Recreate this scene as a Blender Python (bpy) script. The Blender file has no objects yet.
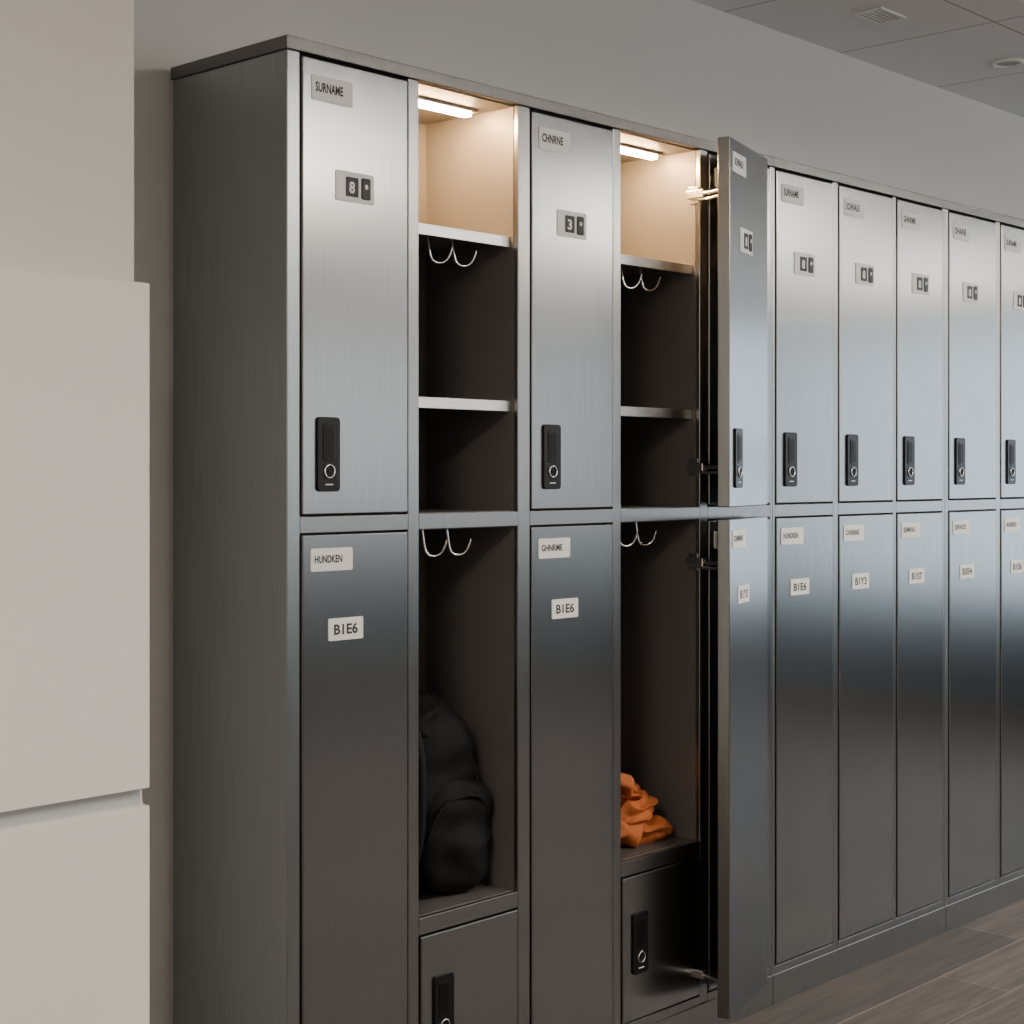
import bpy, bmesh, math, random
from mathutils import Vector, Matrix, noise
random.seed(4)
scene = bpy.context.scene
COL = scene.collection

# ------------------------------------------------------------------ materials
def new_mat(name):
    m = bpy.data.materials.new(name); m.use_nodes = True
    nt = m.node_tree
    return m, nt, nt.nodes['Principled BSDF']

def simple(name, col, rough=0.5, metal=0.0, bump=0.0, bscale=200, var=0.0, spec=0.5):
    m, nt, b = new_mat(name)
    b.inputs['Base Color'].default_value = (*col, 1)
    b.inputs['Roughness'].default_value = rough
    b.inputs['Metallic'].default_value = metal
    b.inputs['Specular IOR Level'].default_value = spec
    tc = nt.nodes.new('ShaderNodeTexCoord')
    n = nt.nodes.new('ShaderNodeTexNoise'); n.inputs['Scale'].default_value = bscale
    n.inputs['Detail'].default_value = 4
    nt.links.new(tc.outputs['Object'], n.inputs['Vector'])
    if var > 0:
        mx = nt.nodes.new('ShaderNodeMix'); mx.data_type = 'RGBA'
        mx.inputs['A'].default_value = (*[c*(1-var) for c in col], 1)
        mx.inputs['B'].default_value = (*[min(1, c*(1+var)) for c in col], 1)
        nt.links.new(n.outputs['Fac'], mx.inputs['Factor'])
        nt.links.new(mx.outputs['Result'], b.inputs['Base Color'])
    if bump > 0:
        bp = nt.nodes.new('ShaderNodeBump'); bp.inputs['Strength'].default_value = bump
        bp.inputs['Distance'].default_value = 0.002
        nt.links.new(n.outputs['Fac'], bp.inputs['Height'])
        nt.links.new(bp.outputs['Normal'], b.inputs['Normal'])
    return m

def brushed(name, col, rough=0.30, horizontal=False, aniso=0.6):
    m, nt, b = new_mat(name)
    b.inputs['Metallic'].default_value = 1.0
    b.inputs['Anisotropic'].default_value = aniso
    cv = nt.nodes.new('ShaderNodeCombineXYZ')
    cv.inputs[0].default_value = 0.75; cv.inputs[1].default_value = 0.66
    nt.links.new(cv.outputs[0], b.inputs['Tangent'])
    tc = nt.nodes.new('ShaderNodeTexCoord')
    mp = nt.nodes.new('ShaderNodeMapping')
    mp.inputs['Scale'].default_value = (12, 12, 900) if horizontal else (1000, 1000, 5)
    n = nt.nodes.new('ShaderNodeTexNoise'); n.inputs['Scale'].default_value = 1.0
    n.inputs['Detail'].default_value = 2
    nt.links.new(tc.outputs['Object'], mp.inputs['Vector'])
    nt.links.new(mp.outputs['Vector'], n.inputs['Vector'])
    mr = nt.nodes.new('ShaderNodeMapRange')
    mr.inputs['From Min'].default_value = 0.25; mr.inputs['From Max'].default_value = 0.75
    nt.links.new(n.outputs['Fac'], mr.inputs['Value'])
    mx = nt.nodes.new('ShaderNodeMix'); mx.data_type = 'RGBA'
    mx.inputs['A'].default_value = (*[c*0.86 for c in col], 1)
    mx.inputs['B'].default_value = (*[min(1, c*1.14) for c in col], 1)
    nt.links.new(mr.outputs['Result'], mx.inputs['Factor'])
    nt.links.new(mx.outputs['Result'], b.inputs['Base Color'])
    b.inputs['Roughness'].default_value = rough
    return m

M_DOOR = brushed('brushed_steel_door', (0.290, 0.298, 0.298), 0.25)
M_FRAME = brushed('brushed_steel_frame', (0.29, 0.29, 0.285), 0.29)
M_TOP = brushed('brushed_steel_top', (0.17, 0.165, 0.16), 0.33)
M_SIDE = brushed('brushed_steel_side', (0.32, 0.345, 0.342), 0.34)
M_INT = simple('locker_interior_paint', (0.150, 0.143, 0.136), 0.5, 0.3, 0.1, 400, 0.08)
M_SHELF = brushed('shelf_metal', (0.60, 0.60, 0.59), 0.38, True, 0.2)
M_PLATE = simple('label_plate', (0.90, 0.90, 0.88), 0.6, 0.0, 0, 300, 0.05, 0.3)
M_INK = simple('label_ink', (0.03, 0.03, 0.032), 0.6)
M_BLACK = simple('black_plastic', (0.005, 0.005, 0.006), 0.38, 0, 0.05, 500, spec=0.25)
M_BLACK2 = simple('black_slot_shade', (0.002, 0.002, 0.002), 0.5, spec=0.2)  # blacker tone standing in for shade inside the handle slot and lock
M_CHROME = simple('chrome', (0.80, 0.79, 0.77), 0.25, 1.0)
M_WHITE = simple('white_laminate', (0.88, 0.85, 0.805), 0.6, 0, 0.05, 600, 0.015, 0.3)
M_GROOVE = simple('groove_aluminium', (0.50, 0.52, 0.53), 0.45, 0.2)
M_WALL = simple('painted_wall', (0.76, 0.75, 0.72), 0.85, 0, 0.15, 300, 0.02)
M_WALLD = simple('reflection_wall_dark', (0.05, 0.06, 0.07), 0.85, 0, 0.15, 300, 0.02)
M_WALLW = simple('painted_wall_warm', (0.77, 0.735, 0.69), 0.85, 0, 0.15, 300, 0.02)
M_NAVY = simple('reflection_bench_navy', (0.010, 0.022, 0.036), 0.8, 0, 0.3, 400, 0.2, 0.2)  # dark tone for the added benches mirrored in the doors
M_PACK = simple('backpack_nylon', (0.003, 0.003, 0.0035), 0.7, 0, 0.6, 350, 0.3, 0.2)
M_STRAP = simple('backpack_strap', (0.006, 0.006, 0.007), 0.6, 0, 0.6, 900, 0.2, 0.2)
M_ORANGE = simple('orange_suede', (0.56, 0.15, 0.033), 0.75, 0, 0.5, 120, 0.25)
M_DARKGAP = simple('door_gap_shade', (0.02, 0.02, 0.02), 0.7)  # black sheet behind doors, shade of the gaps put into its colour

def emis(name, col, s):
    m, nt, b = new_mat(name)
    b.inputs['Base Color'].default_value = (*col, 1)
    b.inputs['Emission Color'].default_value = (*col, 1)
    b.inputs['Emission Strength'].default_value = s
    return m
M_LED = emis('warm_led', (1.0, 0.58, 0.26), 460)

def floor_mat():
    m, nt, b = new_mat('wood_plank_floor')
    tc = nt.nodes.new('ShaderNodeTexCoord')
    br = nt.nodes.new('ShaderNodeTexBrick')
    br.offset = 0.37; br.inputs['Scale'].default_value = 1
    br.inputs['Brick Width'].default_value = 1.25; br.inputs['Row Height'].default_value = 0.19
    br.inputs['Mortar Size'].default_value = 0.002; br.inputs['Mortar Smooth'].default_value = 0.1
    br.inputs['Color1'].default_value = (0.048, 0.037, 0.030, 1)
    br.inputs['Color2'].default_value = (0.105, 0.082, 0.066, 1)
    br.inputs['Mortar'].default_value = (0.22, 0.18, 0.15, 1)
    nt.links.new(tc.outputs['Object'], br.inputs['Vector'])
    mp = nt.nodes.new('ShaderNodeMapping'); mp.inputs['Scale'].default_value = (3, 45, 1)
    nt.links.new(tc.outputs['Object'], mp.inputs['Vector'])
    n = nt.nodes.new('ShaderNodeTexNoise'); n.inputs['Scale'].default_value = 1.0
    n.inputs['Detail'].default_value = 6; n.inputs['Distortion'].default_value = 0.6
    nt.links.new(mp.outputs['Vector'], n.inputs['Vector'])
    mr = nt.nodes.new('ShaderNodeMapRange'); mr.inputs['From Min'].default_value = .3; mr.inputs['From Max'].default_value = .7
    mr.inputs['To Min'].default_value = .5; mr.inputs['To Max'].default_value = 1.4
    nt.links.new(n.outputs['Fac'], mr.inputs['Value'])
    mx = nt.nodes.new('ShaderNodeMix'); mx.data_type = 'RGBA'; mx.blend_type = 'MULTIPLY'
    mx.inputs['Factor'].default_value = 1
    nt.links.new(br.outputs['Color'], mx.inputs['A']); nt.links.new(mr.outputs['Result'], mx.inputs['B'])
    nt.links.new(mx.outputs['Result'], b.inputs['Base Color'])
    b.inputs['Roughness'].default_value = 0.45
    b.inputs['Specular IOR Level'].default_value = 0.3
    return m

def ceil_mat():
    m, nt, b = new_mat('ceiling_tiles')
    tc = nt.nodes.new('ShaderNodeTexCoord')
    mp = nt.nodes.new('ShaderNodeMapping'); mp.inputs['Location'].default_value = (-2.434+3.0, 0.14+6.0, 0)
    nt.links.new(tc.outputs['Object'], mp.inputs['Vector'])
    br = nt.nodes.new('ShaderNodeTexBrick'); br.offset = 0.0
    br.inputs['Scale'].default_value = 1
    br.inputs['Brick Width'].default_value = 0.6; br.inputs['Row Height'].default_value = 0.6
    br.inputs['Mortar Size'].default_value = 0.004; br.inputs['Mortar Smooth'].default_value = 0.2
    br.inputs['Color1'].default_value = (0.84, 0.85, 0.85, 1)
    br.inputs['Color2'].default_value = (0.82, 0.83, 0.83, 1)
    br.inputs['Mortar'].default_value = (0.45, 0.45, 0.45, 1)
    nt.links.new(mp.outputs['Vector'], br.inputs['Vector'])
    nt.links.new(br.outputs['Color'], b.inputs['Base Color'])
    b.inputs['Roughness'].default_value = 0.9
    return m
M_FLOOR = floor_mat(); M_CEIL = ceil_mat()

# ------------------------------------------------------------------ helpers
def empty(name, loc=(0, 0, 0), rotz=0.0, parent=None):
    o = bpy.data.objects.new(name, None); COL.objects.link(o)
    o.empty_display_size = 0.1
    o.location = loc; o.rotation_euler = (0, 0, rotz)
    if parent: o.parent = parent
    return o

def from_bm(name, bm, mat, parent=None, smooth=False, bevel=0.0, segs=2):
    me = bpy.data.meshes.new(name); bm.to_mesh(me); bm.free()
    if mat: me.materials.append(mat)
    o = bpy.data.objects.new(name, me); COL.objects.link(o)
    if parent: o.parent = parent
    if smooth:
        for p in me.polygons: p.use_smooth = True
    if bevel > 0:
        md = o.modifiers.new('bevel', 'BEVEL'); md.width = bevel; md.segments = segs
        md.limit_method = 'ANGLE'; md.angle_limit = math.radians(50)
        md.harden_normals = False
    return o

def add_box(bm, x0, x1, y0, y1, z0, z1):
    vs = [bm.verts.new(v) for v in ((x0,y0,z0),(x1,y0,z0),(x1,y1,z0),(x0,y1,z0),(x0,y0,z1),(x1,y0,z1),(x1,y1,z1),(x0,y1,z1))]
    for f in ((3,2,1,0),(4,5,6,7),(0,1,5,4),(1,2,6,5),(2,3,7,6),(3,0,4,7)):
        bm.faces.new([vs[i] for i in f])

def box(name, x0, x1, y0, y1, z0, z1, mat, parent=None, bevel=0.0):
    bm = bmesh.new(); add_box(bm, x0, x1, y0, y1, z0, z1)
    return from_bm(name, bm, mat, parent, bevel=bevel)

def boxes(name, lst, mat, parent=None, bevel=0.0):
    bm = bmesh.new()
    for b in lst: add_box(bm, *b)
    return from_bm(name, bm, mat, parent, bevel=bevel)

def rrect(name, cx, cz, w, h, r, y0, y1, mat, parent, bevel=0.0, n=8):
    """rounded rectangle in XZ, front at y0 (smaller), back at y1"""
    bm = bmesh.new(); pts = []
    for sx, sz, a0 in ((1, 1, 0), (-1, 1, 90), (-1, -1, 180), (1, -1, 270)):
        for i in range(n+1):
            a = math.radians(a0+90*i/n)
            pts.append((cx+sx*(w/2-r)+r*math.cos(a), cz+sz*(h/2-r)+r*math.sin(a)))
    f = [bm.verts.new((p[0], y0, p[1])) for p in pts]
    k = [bm.verts.new((p[0], y1, p[1])) for p in pts]
    bm.faces.new(f); bm.faces.new(k[::-1])
    N = len(pts)
    for i in range(N):
        bm.faces.new((f[i], k[i], k[(i+1) % N], f[(i+1) % N]))
    bmesh.ops.recalc_face_normals(bm, faces=bm.faces)
    return from_bm(name, bm, mat, parent, bevel=bevel)

def tube(name, pts, rad, mat, parent, res=8, cyclic=False):
    cu = bpy.data.curves.new(name, 'CURVE'); cu.dimensions = '3D'
    sp = cu.splines.new('NURBS'); sp.points.add(len(pts)-1)
    for p, q in zip(sp.points, pts): p.co = (*q, 1)
    sp.use_endpoint_u = not cyclic; sp.order_u = 3; sp.use_cyclic_u = cyclic
    cu.bevel_depth = rad; cu.bevel_resolution = 3; cu.resolution_u = res; cu.use_fill_caps = True
    tmp = bpy.data.objects.new(name, cu); COL.objects.link(tmp)
    bpy.context.view_layer.update()
    dg = bpy.context.evaluated_depsgraph_get()
    me = bpy.data.meshes.new_from_object(tmp.evaluated_get(dg))
    bpy.data.objects.remove(tmp)
    me.materials.clear(); me.materials.append(mat)
    for p in me.polygons: p.use_smooth = True
    o = bpy.data.objects.new(name, me); COL.objects.link(o)
    if parent: o.parent = parent
    return o

_txt = {}
def text(name, s, x, y, z, h, w, mat, parent):
    if s not in _txt:
        cu = bpy.data.curves.new('txt', 'FONT'); cu.body = s; cu.size = 1; cu.offset = 0.03; cu.resolution_u = 3
        tmp = bpy.data.objects.new('txt', cu); COL.objects.link(tmp)
        bpy.context.view_layer.update()
        dg = bpy.context.evaluated_depsgraph_get()
        me = bpy.data.meshes.new_from_object(tmp.evaluated_get(dg))
        bpy.data.objects.remove(tmp)
        xs = [v.co.x for v in me.vertices]; ys = [v.co.y for v in me.vertices]
        _txt[s] = (me, min(xs), max(xs), min(ys), max(ys))
    me0, a, b, c, d = _txt[s]
    me = me0.copy()
    for v in me.vertices:
        v.co = Vector((x+(v.co.x-a)/(b-a)*w, y, z+(v.co.y-c)/(d-c)*h))
    me.materials.clear(); me.materials.append(mat)
    o = bpy.data.objects.new(name, me); COL.objects.link(o); o.parent = parent
    return o

def cyl(name, c, r, y0, y1, mat, parent, n=24, bevel=0):
    bm = bmesh.new()
    f = [bm.verts.new((c[0]+r*math.cos(2*math.pi*i/n), y0, c[1]+r*math.sin(2*math.pi*i/n))) for i in range(n)]
    k = [bm.verts.new((v.co.x, y1, v.co.z)) for v in f]
    bm.faces.new(f); bm.faces.new(k[::-1])
    for i in range(n): bm.faces.new((f[i], k[i], k[(i+1) % n], f[(i+1) % n]))
    bmesh.ops.recalc_face_normals(bm, faces=bm.faces)
    return from_bm(name, bm, mat, parent, bevel=bevel)

def handle(parent, cx, zc, yf):
    """black locker handle with key ring, slot depth painted as a blacker plate"""
    rrect('handle_body', cx, zc, 0.054, 0.136, 0.008, yf-0.005, yf, M_BLACK, parent, bevel=0.0012)
    rrect('handle_rim', cx, zc+0.022, 0.030, 0.068, 0.009, yf-0.0065, yf-0.0045, M_BLACK, parent, bevel=0.001)
    rrect('handle_slot_shade', cx, zc+0.022, 0.020, 0.056, 0.007, yf-0.0072, yf-0.006, M_BLACK2, parent)  # raised plate, recess shown only by its blacker colour
    pts = [(cx+0.012*math.cos(a), yf-0.0065, zc-0.031+0.012*math.sin(a)) for a in [2*math.pi*i/12 for i in range(12)]]
    tube('lock_ring', pts, 0.0014, M_CHROME, parent, 4, True)
    cyl('lock_core', (cx, zc-0.031), 0.0035, yf-0.0070, yf-0.0045, M_BLACK2, parent, 16)
    box('handle_mark', cx-0.009, cx+0.009, yf-0.0056, yf-0.0048, zc-0.056, zc-0.054, M_PLATE, parent)

NAMES = ['SURNAME', 'HUNDKEN', 'SCHNALE', 'CHNRNE', 'GHNRME', 'SEMING', 'DHAINE', 'SERVICE']
NUMS = ['B1E6', 'B1E6', 'B3T6', 'B1Y3', 'B1E6', 'B1S7', 'B2E1', 'B3E4']
_k = [0]
def door(parent, x0, w, z0, z1, yf, kind, th=0.018):
    g = 0.0035
    box('door_panel', x0+g, x0+w-g, yf, yf+th, z0+g, z1-g, M_DOOR, parent, bevel=0.0022)
    i = _k[0] % 8; _k[0] += 1
    if kind == 'upper':
        rrect('name_plate', x0+0.073, z1-0.056, 0.098, 0.046, 0.004, yf-0.0018, yf+0.001, M_PLATE, parent, bevel=0.0006)
        text('name_text', NAMES[i], x0+0.032, yf-0.0022, z1-0.063, 0.018, 0.066, M_INK, parent)
        zc = z1-0.226
        rrect('number_plate', x0+0.128, zc, 0.094, 0.056, 0.003, yf-0.0018, yf+0.001, M_PLATE, parent, bevel=0.0006)
        rrect('number_display', x0+0.120, zc, 0.030, 0.036, 0.002, yf-0.0030, yf, M_INK, parent)
        text('number_text', '83'[i % 2], x0+0.112, yf-0.0034, zc-0.012, 0.022, 0.014, M_PLATE, parent)
        rrect('sensor_body', x0+0.154, zc, 0.022, 0.040, 0.004, yf-0.004, yf, M_BLACK, parent, bevel=0.001)
        rrect('sensor_dot', x0+0.154, zc+0.004, 0.007, 0.009, 0.003, yf-0.0045, yf-0.003, M_PLATE, parent)
        handle(parent, x0+0.062, 1.352, yf)
    elif kind == 'lower':
        rrect('name_plate', x0+0.072, z1-0.049, 0.100, 0.042, 0.004, yf-0.0018, yf+0.001, M_PLATE, parent, bevel=0.0006)
        text('name_text', NAMES[i], x0+0.030, yf-0.0022, z1-0.055, 0.014, 0.066, M_INK, parent)
        rrect('number_plate', x0+0.106, z1-0.178, 0.084, 0.041, 0.003, yf-0.0018, yf+0.001, M_PLATE, parent, bevel=0.0006)
        text('number_text', NUMS[i], x0+0.076, yf-0.0022, z1-0.188, 0.020, 0.058, M_INK, parent)
    else:
        handle(parent, x0+0.062, z1-0.155, yf)

def hook(parent, x, y, z, ss=(-0.055, 0.015)):
    """double wire coat hook mounted under a shelf"""
    box('hook_plate', x-0.065, x+0.045, y-0.008, y+0.008, z-0.003, z, M_CHROME, parent, bevel=0.001)
    for s in ss:
        tube('hook_wire', [(x+s, y, z-0.002), (x+s+0.002, y-0.002, z-0.030), (x+s+0.006, y-0.006, z-0.054),
                           (x+s+0.026, y-0.012, z-0.058), (x+s+0.044, y-0.018, z-0.046), (x+s+0.048, y-0.022, z-0.024)],
             0.0028, M_CHROME, parent)

# ------------------------------------------------------------------ room
WY = 0.36; CZ = 2.59
RX0, RX1, RY0 = -3.0, 9.0, -6.0
box('floor', RX0, RX1, RY0, WY+0.1, -0.1, 0.0, M_FLOOR)
box('ceiling', RX0, RX1, RY0, WY+0.1, CZ, CZ+0.1, M_CEIL)
box('wall_back', RX0, RX1, WY, WY+0.1, 0, CZ, M_WALL)
box('wall_left', RX0-0.1, RX0, RY0, WY, 0, CZ, M_WALLW)
SILL = 0.42; WR = -0.1
boxes('wall_right', [(RX1, RX1+0.15, RY0, -5.2, 0, CZ), (RX1, RX1+0.15, WR, WY, 0, CZ),
                     (RX1, RX1+0.15, -5.2, WR, 2.4, CZ)], M_WALL)
box('wall_right_reflect_dark', RX1, RX1+0.15, -5.2, WR, 0, SILL, M_WALLD)  # unseen dark lower wall, added so the lower doors reflect dark
boxes('wall_front', [(RX0, 0.4, RY0-0.15, RY0, 0.9, CZ), (7.4, RX1, RY0-0.15, RY0, 0.9, CZ),
                     (0.4, 7.4, RY0-0.15, RY0, 2.3, CZ)], M_WALL)
box('wall_front_reflect_dark', RX0, RX1, RY0-0.15, RY0, 0, 0.9, M_WALLD)  # unseen dark strip below the window, added to darken lower-door reflections
wf = []
for yy in (-5.2, -3.5, -1.8, WR-0.04):
    wf.append((RX1+0.03, RX1+0.08, yy, yy+0.04, SILL, 2.4))
wf += [(RX1+0.03, RX1+0.08, -5.2, WR, SILL, SILL+0.04), (RX1+0.03, RX1+0.08, -5.2, WR, 2.36, 2.4)]
boxes('window_1', wf, M_BLACK)
wf = []
for xx in (0.4, 2.13, 3.86, 5.6, 7.36):
    wf.append((xx, xx+0.04, RY0-0.08, RY0-0.03, 0.9, 2.3))
wf += [(0.4, 7.4, RY0-0.08, RY0-0.03, 0.9, 0.94), (0.4, 7.4, RY0-0.08, RY0-0.03, 2.26, 2.3)]
boxes('window_2', wf, M_BLACK)

# unseen benches added to put a dark band into the lower door reflections
def reflection_bench(x0, x1, y0, y1):
    b = empty('added_reflection_bench')
    box('seat', x0, x1, y0, y1, 0.30, 0.46, M_NAVY, b, bevel=0.03)
    box('base', x0+0.04, x1-0.04, y0+0.04, y1-0.04, 0.06, 0.30, M_NAVY, b, bevel=0.005)
    boxes('feet', [(x, x+0.06, y, y+0.06, 0, 0.06) for x in (x0+0.08, x1-0.14) for y in (y0+0.08, y1-0.14)], M_BLACK, b)
reflection_bench(6.3, 7.2, -5.4, -3.0)
reflection_bench(6.3, 7.2, -2.9, -0.8)

def area(name, loc, rot, sx, sy, power, col, parent=None):
    l = bpy.data.lights.new(name, 'AREA'); l.shape = 'RECTANGLE'; l.size = sx; l.size_y = sy
    l.energy = power; l.color = col
    o = bpy.data.objects.new(name, l); COL.objects.link(o); o.location = loc; o.rotation_euler = rot
    if parent: o.parent = parent
    return o
R = math.radians
area('daylight_right', (RX1+0.14, (-5.2+WR)/2, 1.41), (R(90), 0, R(90)), 5.1, 1.95, 92, (0.75, 0.88, 1.0))
area('daylight_front', (3.9, RY0-0.14, 1.6), (R(90), 0, 0), 7.0, 1.4, 46, (1.0, 0.96, 0.92))
# unseen lamps added to brighten walls, cabinet and ceiling, shining down and up
for x, y, pw, up in ((1.7, -2.4, 78, 26), (4.2, -2.4, 78, 44), (6.7, -2.4, 50, 24), (-2.3, -1.7, 58, 4)):
    lp = empty('added_fill_lamp', (x, y, CZ))
    boxes('frame', [(-0.62, 0.62, -0.17, -0.15, -0.16, -0.12), (-0.62, 0.62, 0.15, 0.17, -0.16, -0.12),
                    (-0.62, -0.60, -0.15, 0.15, -0.16, -0.12), (0.60, 0.62, -0.15, 0.15, -0.16, -0.12)], M_PLATE, lp)
    box('tray', -0.6, 0.6, -0.15, 0.15, -0.145, -0.135, M_PLATE, lp)
    boxes('rods', [(-0.504, -0.496, -0.004, 0.004, -0.13, 0), (0.496, 0.504, -0.004, 0.004, -0.13, 0)], M_CHROME, lp)
    area('fill_down', (0, 0, -0.15), (0, 0, 0), 1.2, 0.3, pw, (1.0, 0.87, 0.73), lp)
    area('fill_up', (0, 0, -0.13), (R(180), 0, 0), 1.2, 0.3, up, (1.0, 0.97, 0.94), lp)  # upward fill added to brighten the ceiling

w = bpy.data.worlds.new('World'); scene.world = w; w.use_nodes = True
w.node_tree.nodes['Background'].inputs['Color'].default_value = (0.7, 0.8, 0.9, 1)
w.node_tree.nodes['Background'].inputs['Strength'].default_value = 0.8

# ceiling fittings
vent = empty('ceiling_vent', (2.154, 0.06, CZ))
boxes('frame', [(-0.07, 0.07, -0.045, -0.036, -0.005, 0), (-0.07, 0.07, 0.036, 0.045, -0.005, 0),
                (-0.07, -0.06, -0.036, 0.036, -0.005, 0), (0.06, 0.07, -0.036, 0.036, -0.005, 0)], M_PLATE, vent)
boxes('slats', [(-0.06, 0.06, -0.034+i*0.014, -0.028+i*0.014, -0.004, 0) for i in range(5)], M_PLATE, vent)
box('slat_gap_shade', -0.06, 0.06, -0.036, 0.036, -0.001, 0, M_INK, vent)  # flat dark sheet, shade of the vent opening put into its colour
dl = empty('ceiling_downlight', (2.882, 0.037, CZ))
pts = [(0.045*math.cos(a), 0.045*math.sin(a), -0.003) for a in [2*math.pi*i/16 for i in range(16)]]
tube('ring', pts, 0.006, M_PLATE, dl, 4, True)
bm = bmesh.new(); bmesh.ops.create_circle(bm, cap_ends=True, radius=0.042, segments=24, matrix=Matrix.Translation((0, 0, -0.002)))
from_bm('lens', bm, M_GROOVE, dl)

# ------------------------------------------------------------------ white cabinet left
E = -0.29
cab = empty('white_storage_cabinet')
box('upper_door', -1.7, E, 0.0, 0.02, 0.797, 1.632, M_WHITE, cab, bevel=0.0015)
box('lower_door', -1.7, E, 0.0, 0.02, 0.08, 0.768, M_WHITE, cab, bevel=0.0015)
box('groove_channel', -1.7, E-0.006, 0.018, 0.04, 0.76, 0.80, M_GROOVE, cab)
box('carcass', -1.7, E, 0.022, WY-0.002, 0.08, 1.630, M_WHITE, cab)
box('kick_board', -1.7, E, 0.04, WY-0.002, 0, 0.08, M_WHITE, cab)
box('wall_pillar', -1.7, E, 0.0456, WY, 1.633, CZ, M_WALLW)

# ------------------------------------------------------------------ locker banks
ZT = 2.1; ZD1 = 2.073; ZM1 = 1.239; ZM0 = 1.209; ZB = 0.095
BACK = 0.27; DEP = 0.345
def bank(x0, x1, bays):
    p = empty('locker_cabinet')
    ov = 0.004
    box('top_slab', x0-(0.004 if x0 == 0 else 0), x1, -ov, DEP+0.003, ZD1+0.003, ZT, M_TOP, p, bevel=0.0015)
    ups = []; prev = x0
    for a, b, t in bays:
        ups.append((prev, a)); prev = b
    ups.append((prev, x1))
    z1 = ZD1+0.003
    lst = []
    for i, (a, b) in enumerate(ups):
        yb = DEP if i in (0, len(ups)-1) else BACK
        lst.append((a, b, 0, yb, 0.0 if i == 0 else ZB-0.020, z1))
    u0 = lst.pop(0)
    box('side_panel', *u0, M_SIDE, p, bevel=0.002)
    boxes('uprights', lst, M_FRAME, p, bevel=0.002)
    fr = []
    for a, b, t in bays:
        fr.append((a, b, 0, BACK, ZM0, ZM1))       # mid divider
        fr.append((a, b, 0, BACK, ZB-0.022, ZB))   # bottom rail
        if t == 'open':
            fr.append((a, b, 0, BACK, 0.424, 0.457))
    fr.append((x0+0.001, x1-0.0005, -0.0015, 0.02, 0.0, ZB-0.020))  # continuous plinth
    boxes('rails', fr, M_FRAME, p, bevel=0.0012)
    box('back_panel', x0+0.005, x1-0.005, BACK, BACK+0.01, 0.0, z1, M_INT, p)
    for a, b, t in bays:
        if t == 'closed':
            boxes('door_gap_shade', [(a, b, 0.016, 0.02, ZM1, ZD1+0.002), (a, b, 0.016, 0.02, ZB, ZM0)], M_DARKGAP, p)
            door(p, a, b-a, ZM1, ZD1, -0.003, 'upper')
            door(p, a, b-a, ZB, ZM0, -0.003, 'lower')
        elif t == 'open':
            e = 0.0015
            for (za, zb) in ((ZM1, ZD1+0.002), (0.457, ZM0)):
                boxes('liner', [(a, a+e, 0.012, BACK, za, zb), (b-e, b, 0.012, BACK, za, zb),
                                (a+e, b-e, 0.012, BACK, za, za+e), (a+e, b-e, 0.012, BACK, zb-e, zb)], M_INT, p)
            for zs in (1.806, 1.467):
                boxes('shelf', [(a+e, b-e, 0.022, BACK, zs-0.003, zs), (a+e, b-e, 0.020, 0.023, zs-0.022, zs)], M_SHELF, p, bevel=0.0008)
                box('shelf_underside', a+e, b-e, 0.024, BACK, zs-0.006, zs-0.0035, M_INT, p)
            hook(p, a+0.165, 0.09, 1.800)
            hook(p, a+0.150, 0.09, ZM0-0.002)
            boxes('door_gap_shade', [(a, b, 0.016, 0.02, ZB, 0.424)], M_DARKGAP, p)
            door(p, a, b-a, ZB, 0.424, -0.003, 'drawer')
            box('led_housing', a+0.03, b-0.03, 0.085, 0.125, ZD1-0.006, ZD1, M_SHELF, p, bevel=0.001)
            box('led_strip', a+0.04, b-0.04, 0.095, 0.115, ZD1-0.013, ZD1-0.006, M_LED, p)
    return p

b1 = bank(0.0, 1.5355, [(0.030, 0.297, 'closed'), (0.326, 0.608, 'open'), (0.6445, 0.915, 'closed'),
                        (0.943, 1.235, 'open'), (1.265, 1.525, 'closed')])
b2 = bank(1.5360, 2.4120, [(1.5465, 1.814, 'closed'), (1.839, 2.120, 'closed'), (2.137, 2.396, 'closed')])
b3 = bank(2.4125, 4.235, [(2.431, 2.727, 'closed'), (2.754, 3.034, 'closed'), (3.058, 3.338, 'closed'),
                         (3.362, 3.642, 'closed'), (3.666, 3.93, 'closed'), (3.954, 4.215, 'closed')])

# swung-open doors of the second open bay
ang = math.atan2(0.091, 0.2886)
od = empty('swung_doors', (1.1631, -0.134, 0), ang, b1)
door(od, 0, 0.304, ZM1-0.002, ZD1+0.008, 0, 'upper', th=0.029)
door(od, 0, 0.304, ZB-0.012, ZM0+0.008, 0, 'lower', th=0.029)
for z in (1.969, 1.332, 1.11, 0.15):
    boxes('hinge_plate', [(1.2300, 1.2335, 0.002, 0.030, z-0.020, z+0.020)], M_CHROME, b1, bevel=0.001)
    boxes('hinge_body', [(1.2180, 1.2300, -0.020, 0.028, z-0.010, z+0.010)], M_CHROME, b1, bevel=0.002)
    tube('hinge_arm', [(1.224, -0.015, z), (1.222, -0.040, z), (1.212, -0.070, z), (1.206, -0.098, z)], 0.0045, M_CHROME, b1)
    if z > 0.5:
        tube('hinge_link', [(1.226, 0.000, z-0.012), (1.226, -0.03, z-0.014), (1.214, -0.070, z-0.012), (1.209, -0.096, z-0.010)], 0.0035, M_CHROME, b1)
    cyl('hinge_cup', (1.206, z), 0.016, -0.101, -0.088, M_CHROME, b1)

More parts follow.
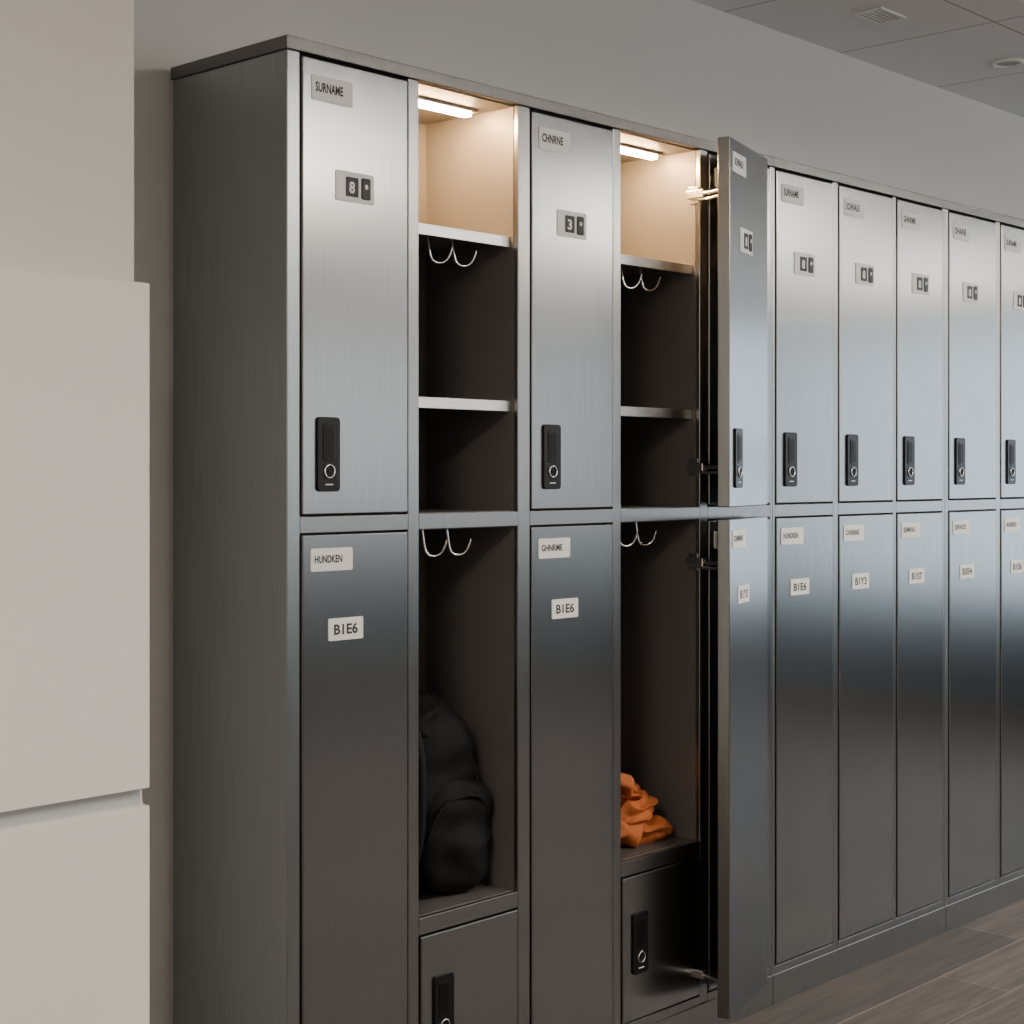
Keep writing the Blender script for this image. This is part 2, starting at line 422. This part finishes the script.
# ------------------------------------------------------------------ backpack
def blob(name, c, r, mat, parent, pw=2.6, amp=0.01, freq=8, seed=0, sub=5, rot=None, fold=0.0):
    bm = bmesh.new(); bmesh.ops.create_icosphere(bm, subdivisions=sub, radius=1)
    for v in bm.verts:
        d = v.co.normalized()
        k = (abs(d.x)**pw+abs(d.y)**pw+abs(d.z)**pw)**(-1/pw)
        p = Vector((d.x*k*r[0], d.y*k*r[1], d.z*k*r[2]))
        n = noise.noise(p*freq+Vector((seed, seed*2.3, 0)))
        q = Vector((p.x*freq*0.7, p.y*freq*0.7, p.z*freq*1.8))
        rd = 1-abs(noise.noise(q+Vector((seed*3, 5, seed))))*3
        p += d*(amp*n+fold*rd)
        if rot: p = rot @ p
        v.co = p+Vector(c)
    return from_bm(name, bm, mat, parent, smooth=True)

bp = empty('backpack')
bz = 0.459
Rt = Matrix.Rotation(R(-8), 3, 'Y')
blob('main_body', (0.465, 0.150, bz+0.205), (0.120, 0.095, 0.198), M_PACK, bp, 2.8, 0.014, 9, 1, rot=Rt, fold=0.005)
blob('front_pocket', (0.490, 0.078, bz+0.125), (0.105, 0.045, 0.115), M_PACK, bp, 2.6, 0.012, 11, 2, fold=0.005)
blob('top_flap', (0.420, 0.140, bz+0.350), (0.080, 0.075, 0.060), M_PACK, bp, 2.2, 0.014, 12, 3, fold=0.006)
blob('side_pocket', (0.565, 0.130, bz+0.100), (0.034, 0.070, 0.088), M_PACK, bp, 2.4, 0.008, 14, 4, fold=0.004)
tube('carry_loop', [(0.39, 0.15, bz+0.39), (0.385, 0.15, bz+0.44), (0.41, 0.15, bz+0.46), (0.44, 0.15, bz+0.44), (0.445, 0.15, bz+0.385)], 0.007, M_STRAP, bp)
tube('shoulder_strap', [(0.39, 0.10, bz+0.38), (0.375, 0.05, bz+0.33), (0.370, 0.04, bz+0.22), (0.365, 0.045, bz+0.10), (0.37, 0.09, bz+0.04)], 0.012, M_STRAP, bp)
tube('pocket_zip', [(0.395, 0.045, bz+0.13), (0.405, 0.036, bz+0.19), (0.480, 0.027, bz+0.215), (0.560, 0.040, bz+0.19), (0.572, 0.055, bz+0.13)], 0.003, M_STRAP, bp)
tube('side_strap', [(0.52, 0.08, bz+0.33), (0.56, 0.07, bz+0.24), (0.582, 0.075, bz+0.16)], 0.006, M_STRAP, bp)

# ------------------------------------------------------------------ orange bundle
ob = empty('orange_suede_jacket')
oz = 0.4585
blob('folded_body', (1.070, 0.145, oz+0.050), (0.092, 0.085, 0.046), M_ORANGE, ob, 2.5, 0.020, 18, 11, 6, fold=0.013)
blob('folded_back', (1.060, 0.140, oz+0.122), (0.080, 0.068, 0.038), M_ORANGE, ob, 2.4, 0.020, 20, 12, 6, rot=Matrix.Rotation(R(20), 3, 'Y'), fold=0.014)
blob('sleeve', (1.125, 0.090, oz+0.030), (0.066, 0.036, 0.022), M_ORANGE, ob, 2.4, 0.012, 28, 13, 6, rot=Matrix.Rotation(R(-25), 3, 'Z'), fold=0.012)
blob('collar', (1.085, 0.075, oz+0.082), (0.055, 0.030, 0.022), M_ORANGE, ob, 2.4, 0.014, 30, 14, 6, rot=Matrix.Rotation(R(-18), 3, 'Y'), fold=0.012)
blob('cuff', (1.040, 0.090, oz+0.150), (0.045, 0.040, 0.018), M_ORANGE, ob, 2.4, 0.012, 30, 15, 5, rot=Matrix.Rotation(R(25), 3, 'Y'), fold=0.010)

# ------------------------------------------------------------------ camera
cd = bpy.data.cameras.new('camera'); cam = bpy.data.objects.new('camera', cd); COL.objects.link(cam)
cd.sensor_width = 36; cd.lens = 1630/1024*36; cd.shift_y = -39/1024
cam.location = (-1.8557, -2.2769, 1.318)
cam.rotation_euler = (R(90), 0, math.atan2(0.6814, 0.7318)-R(90))
scene.camera = cam
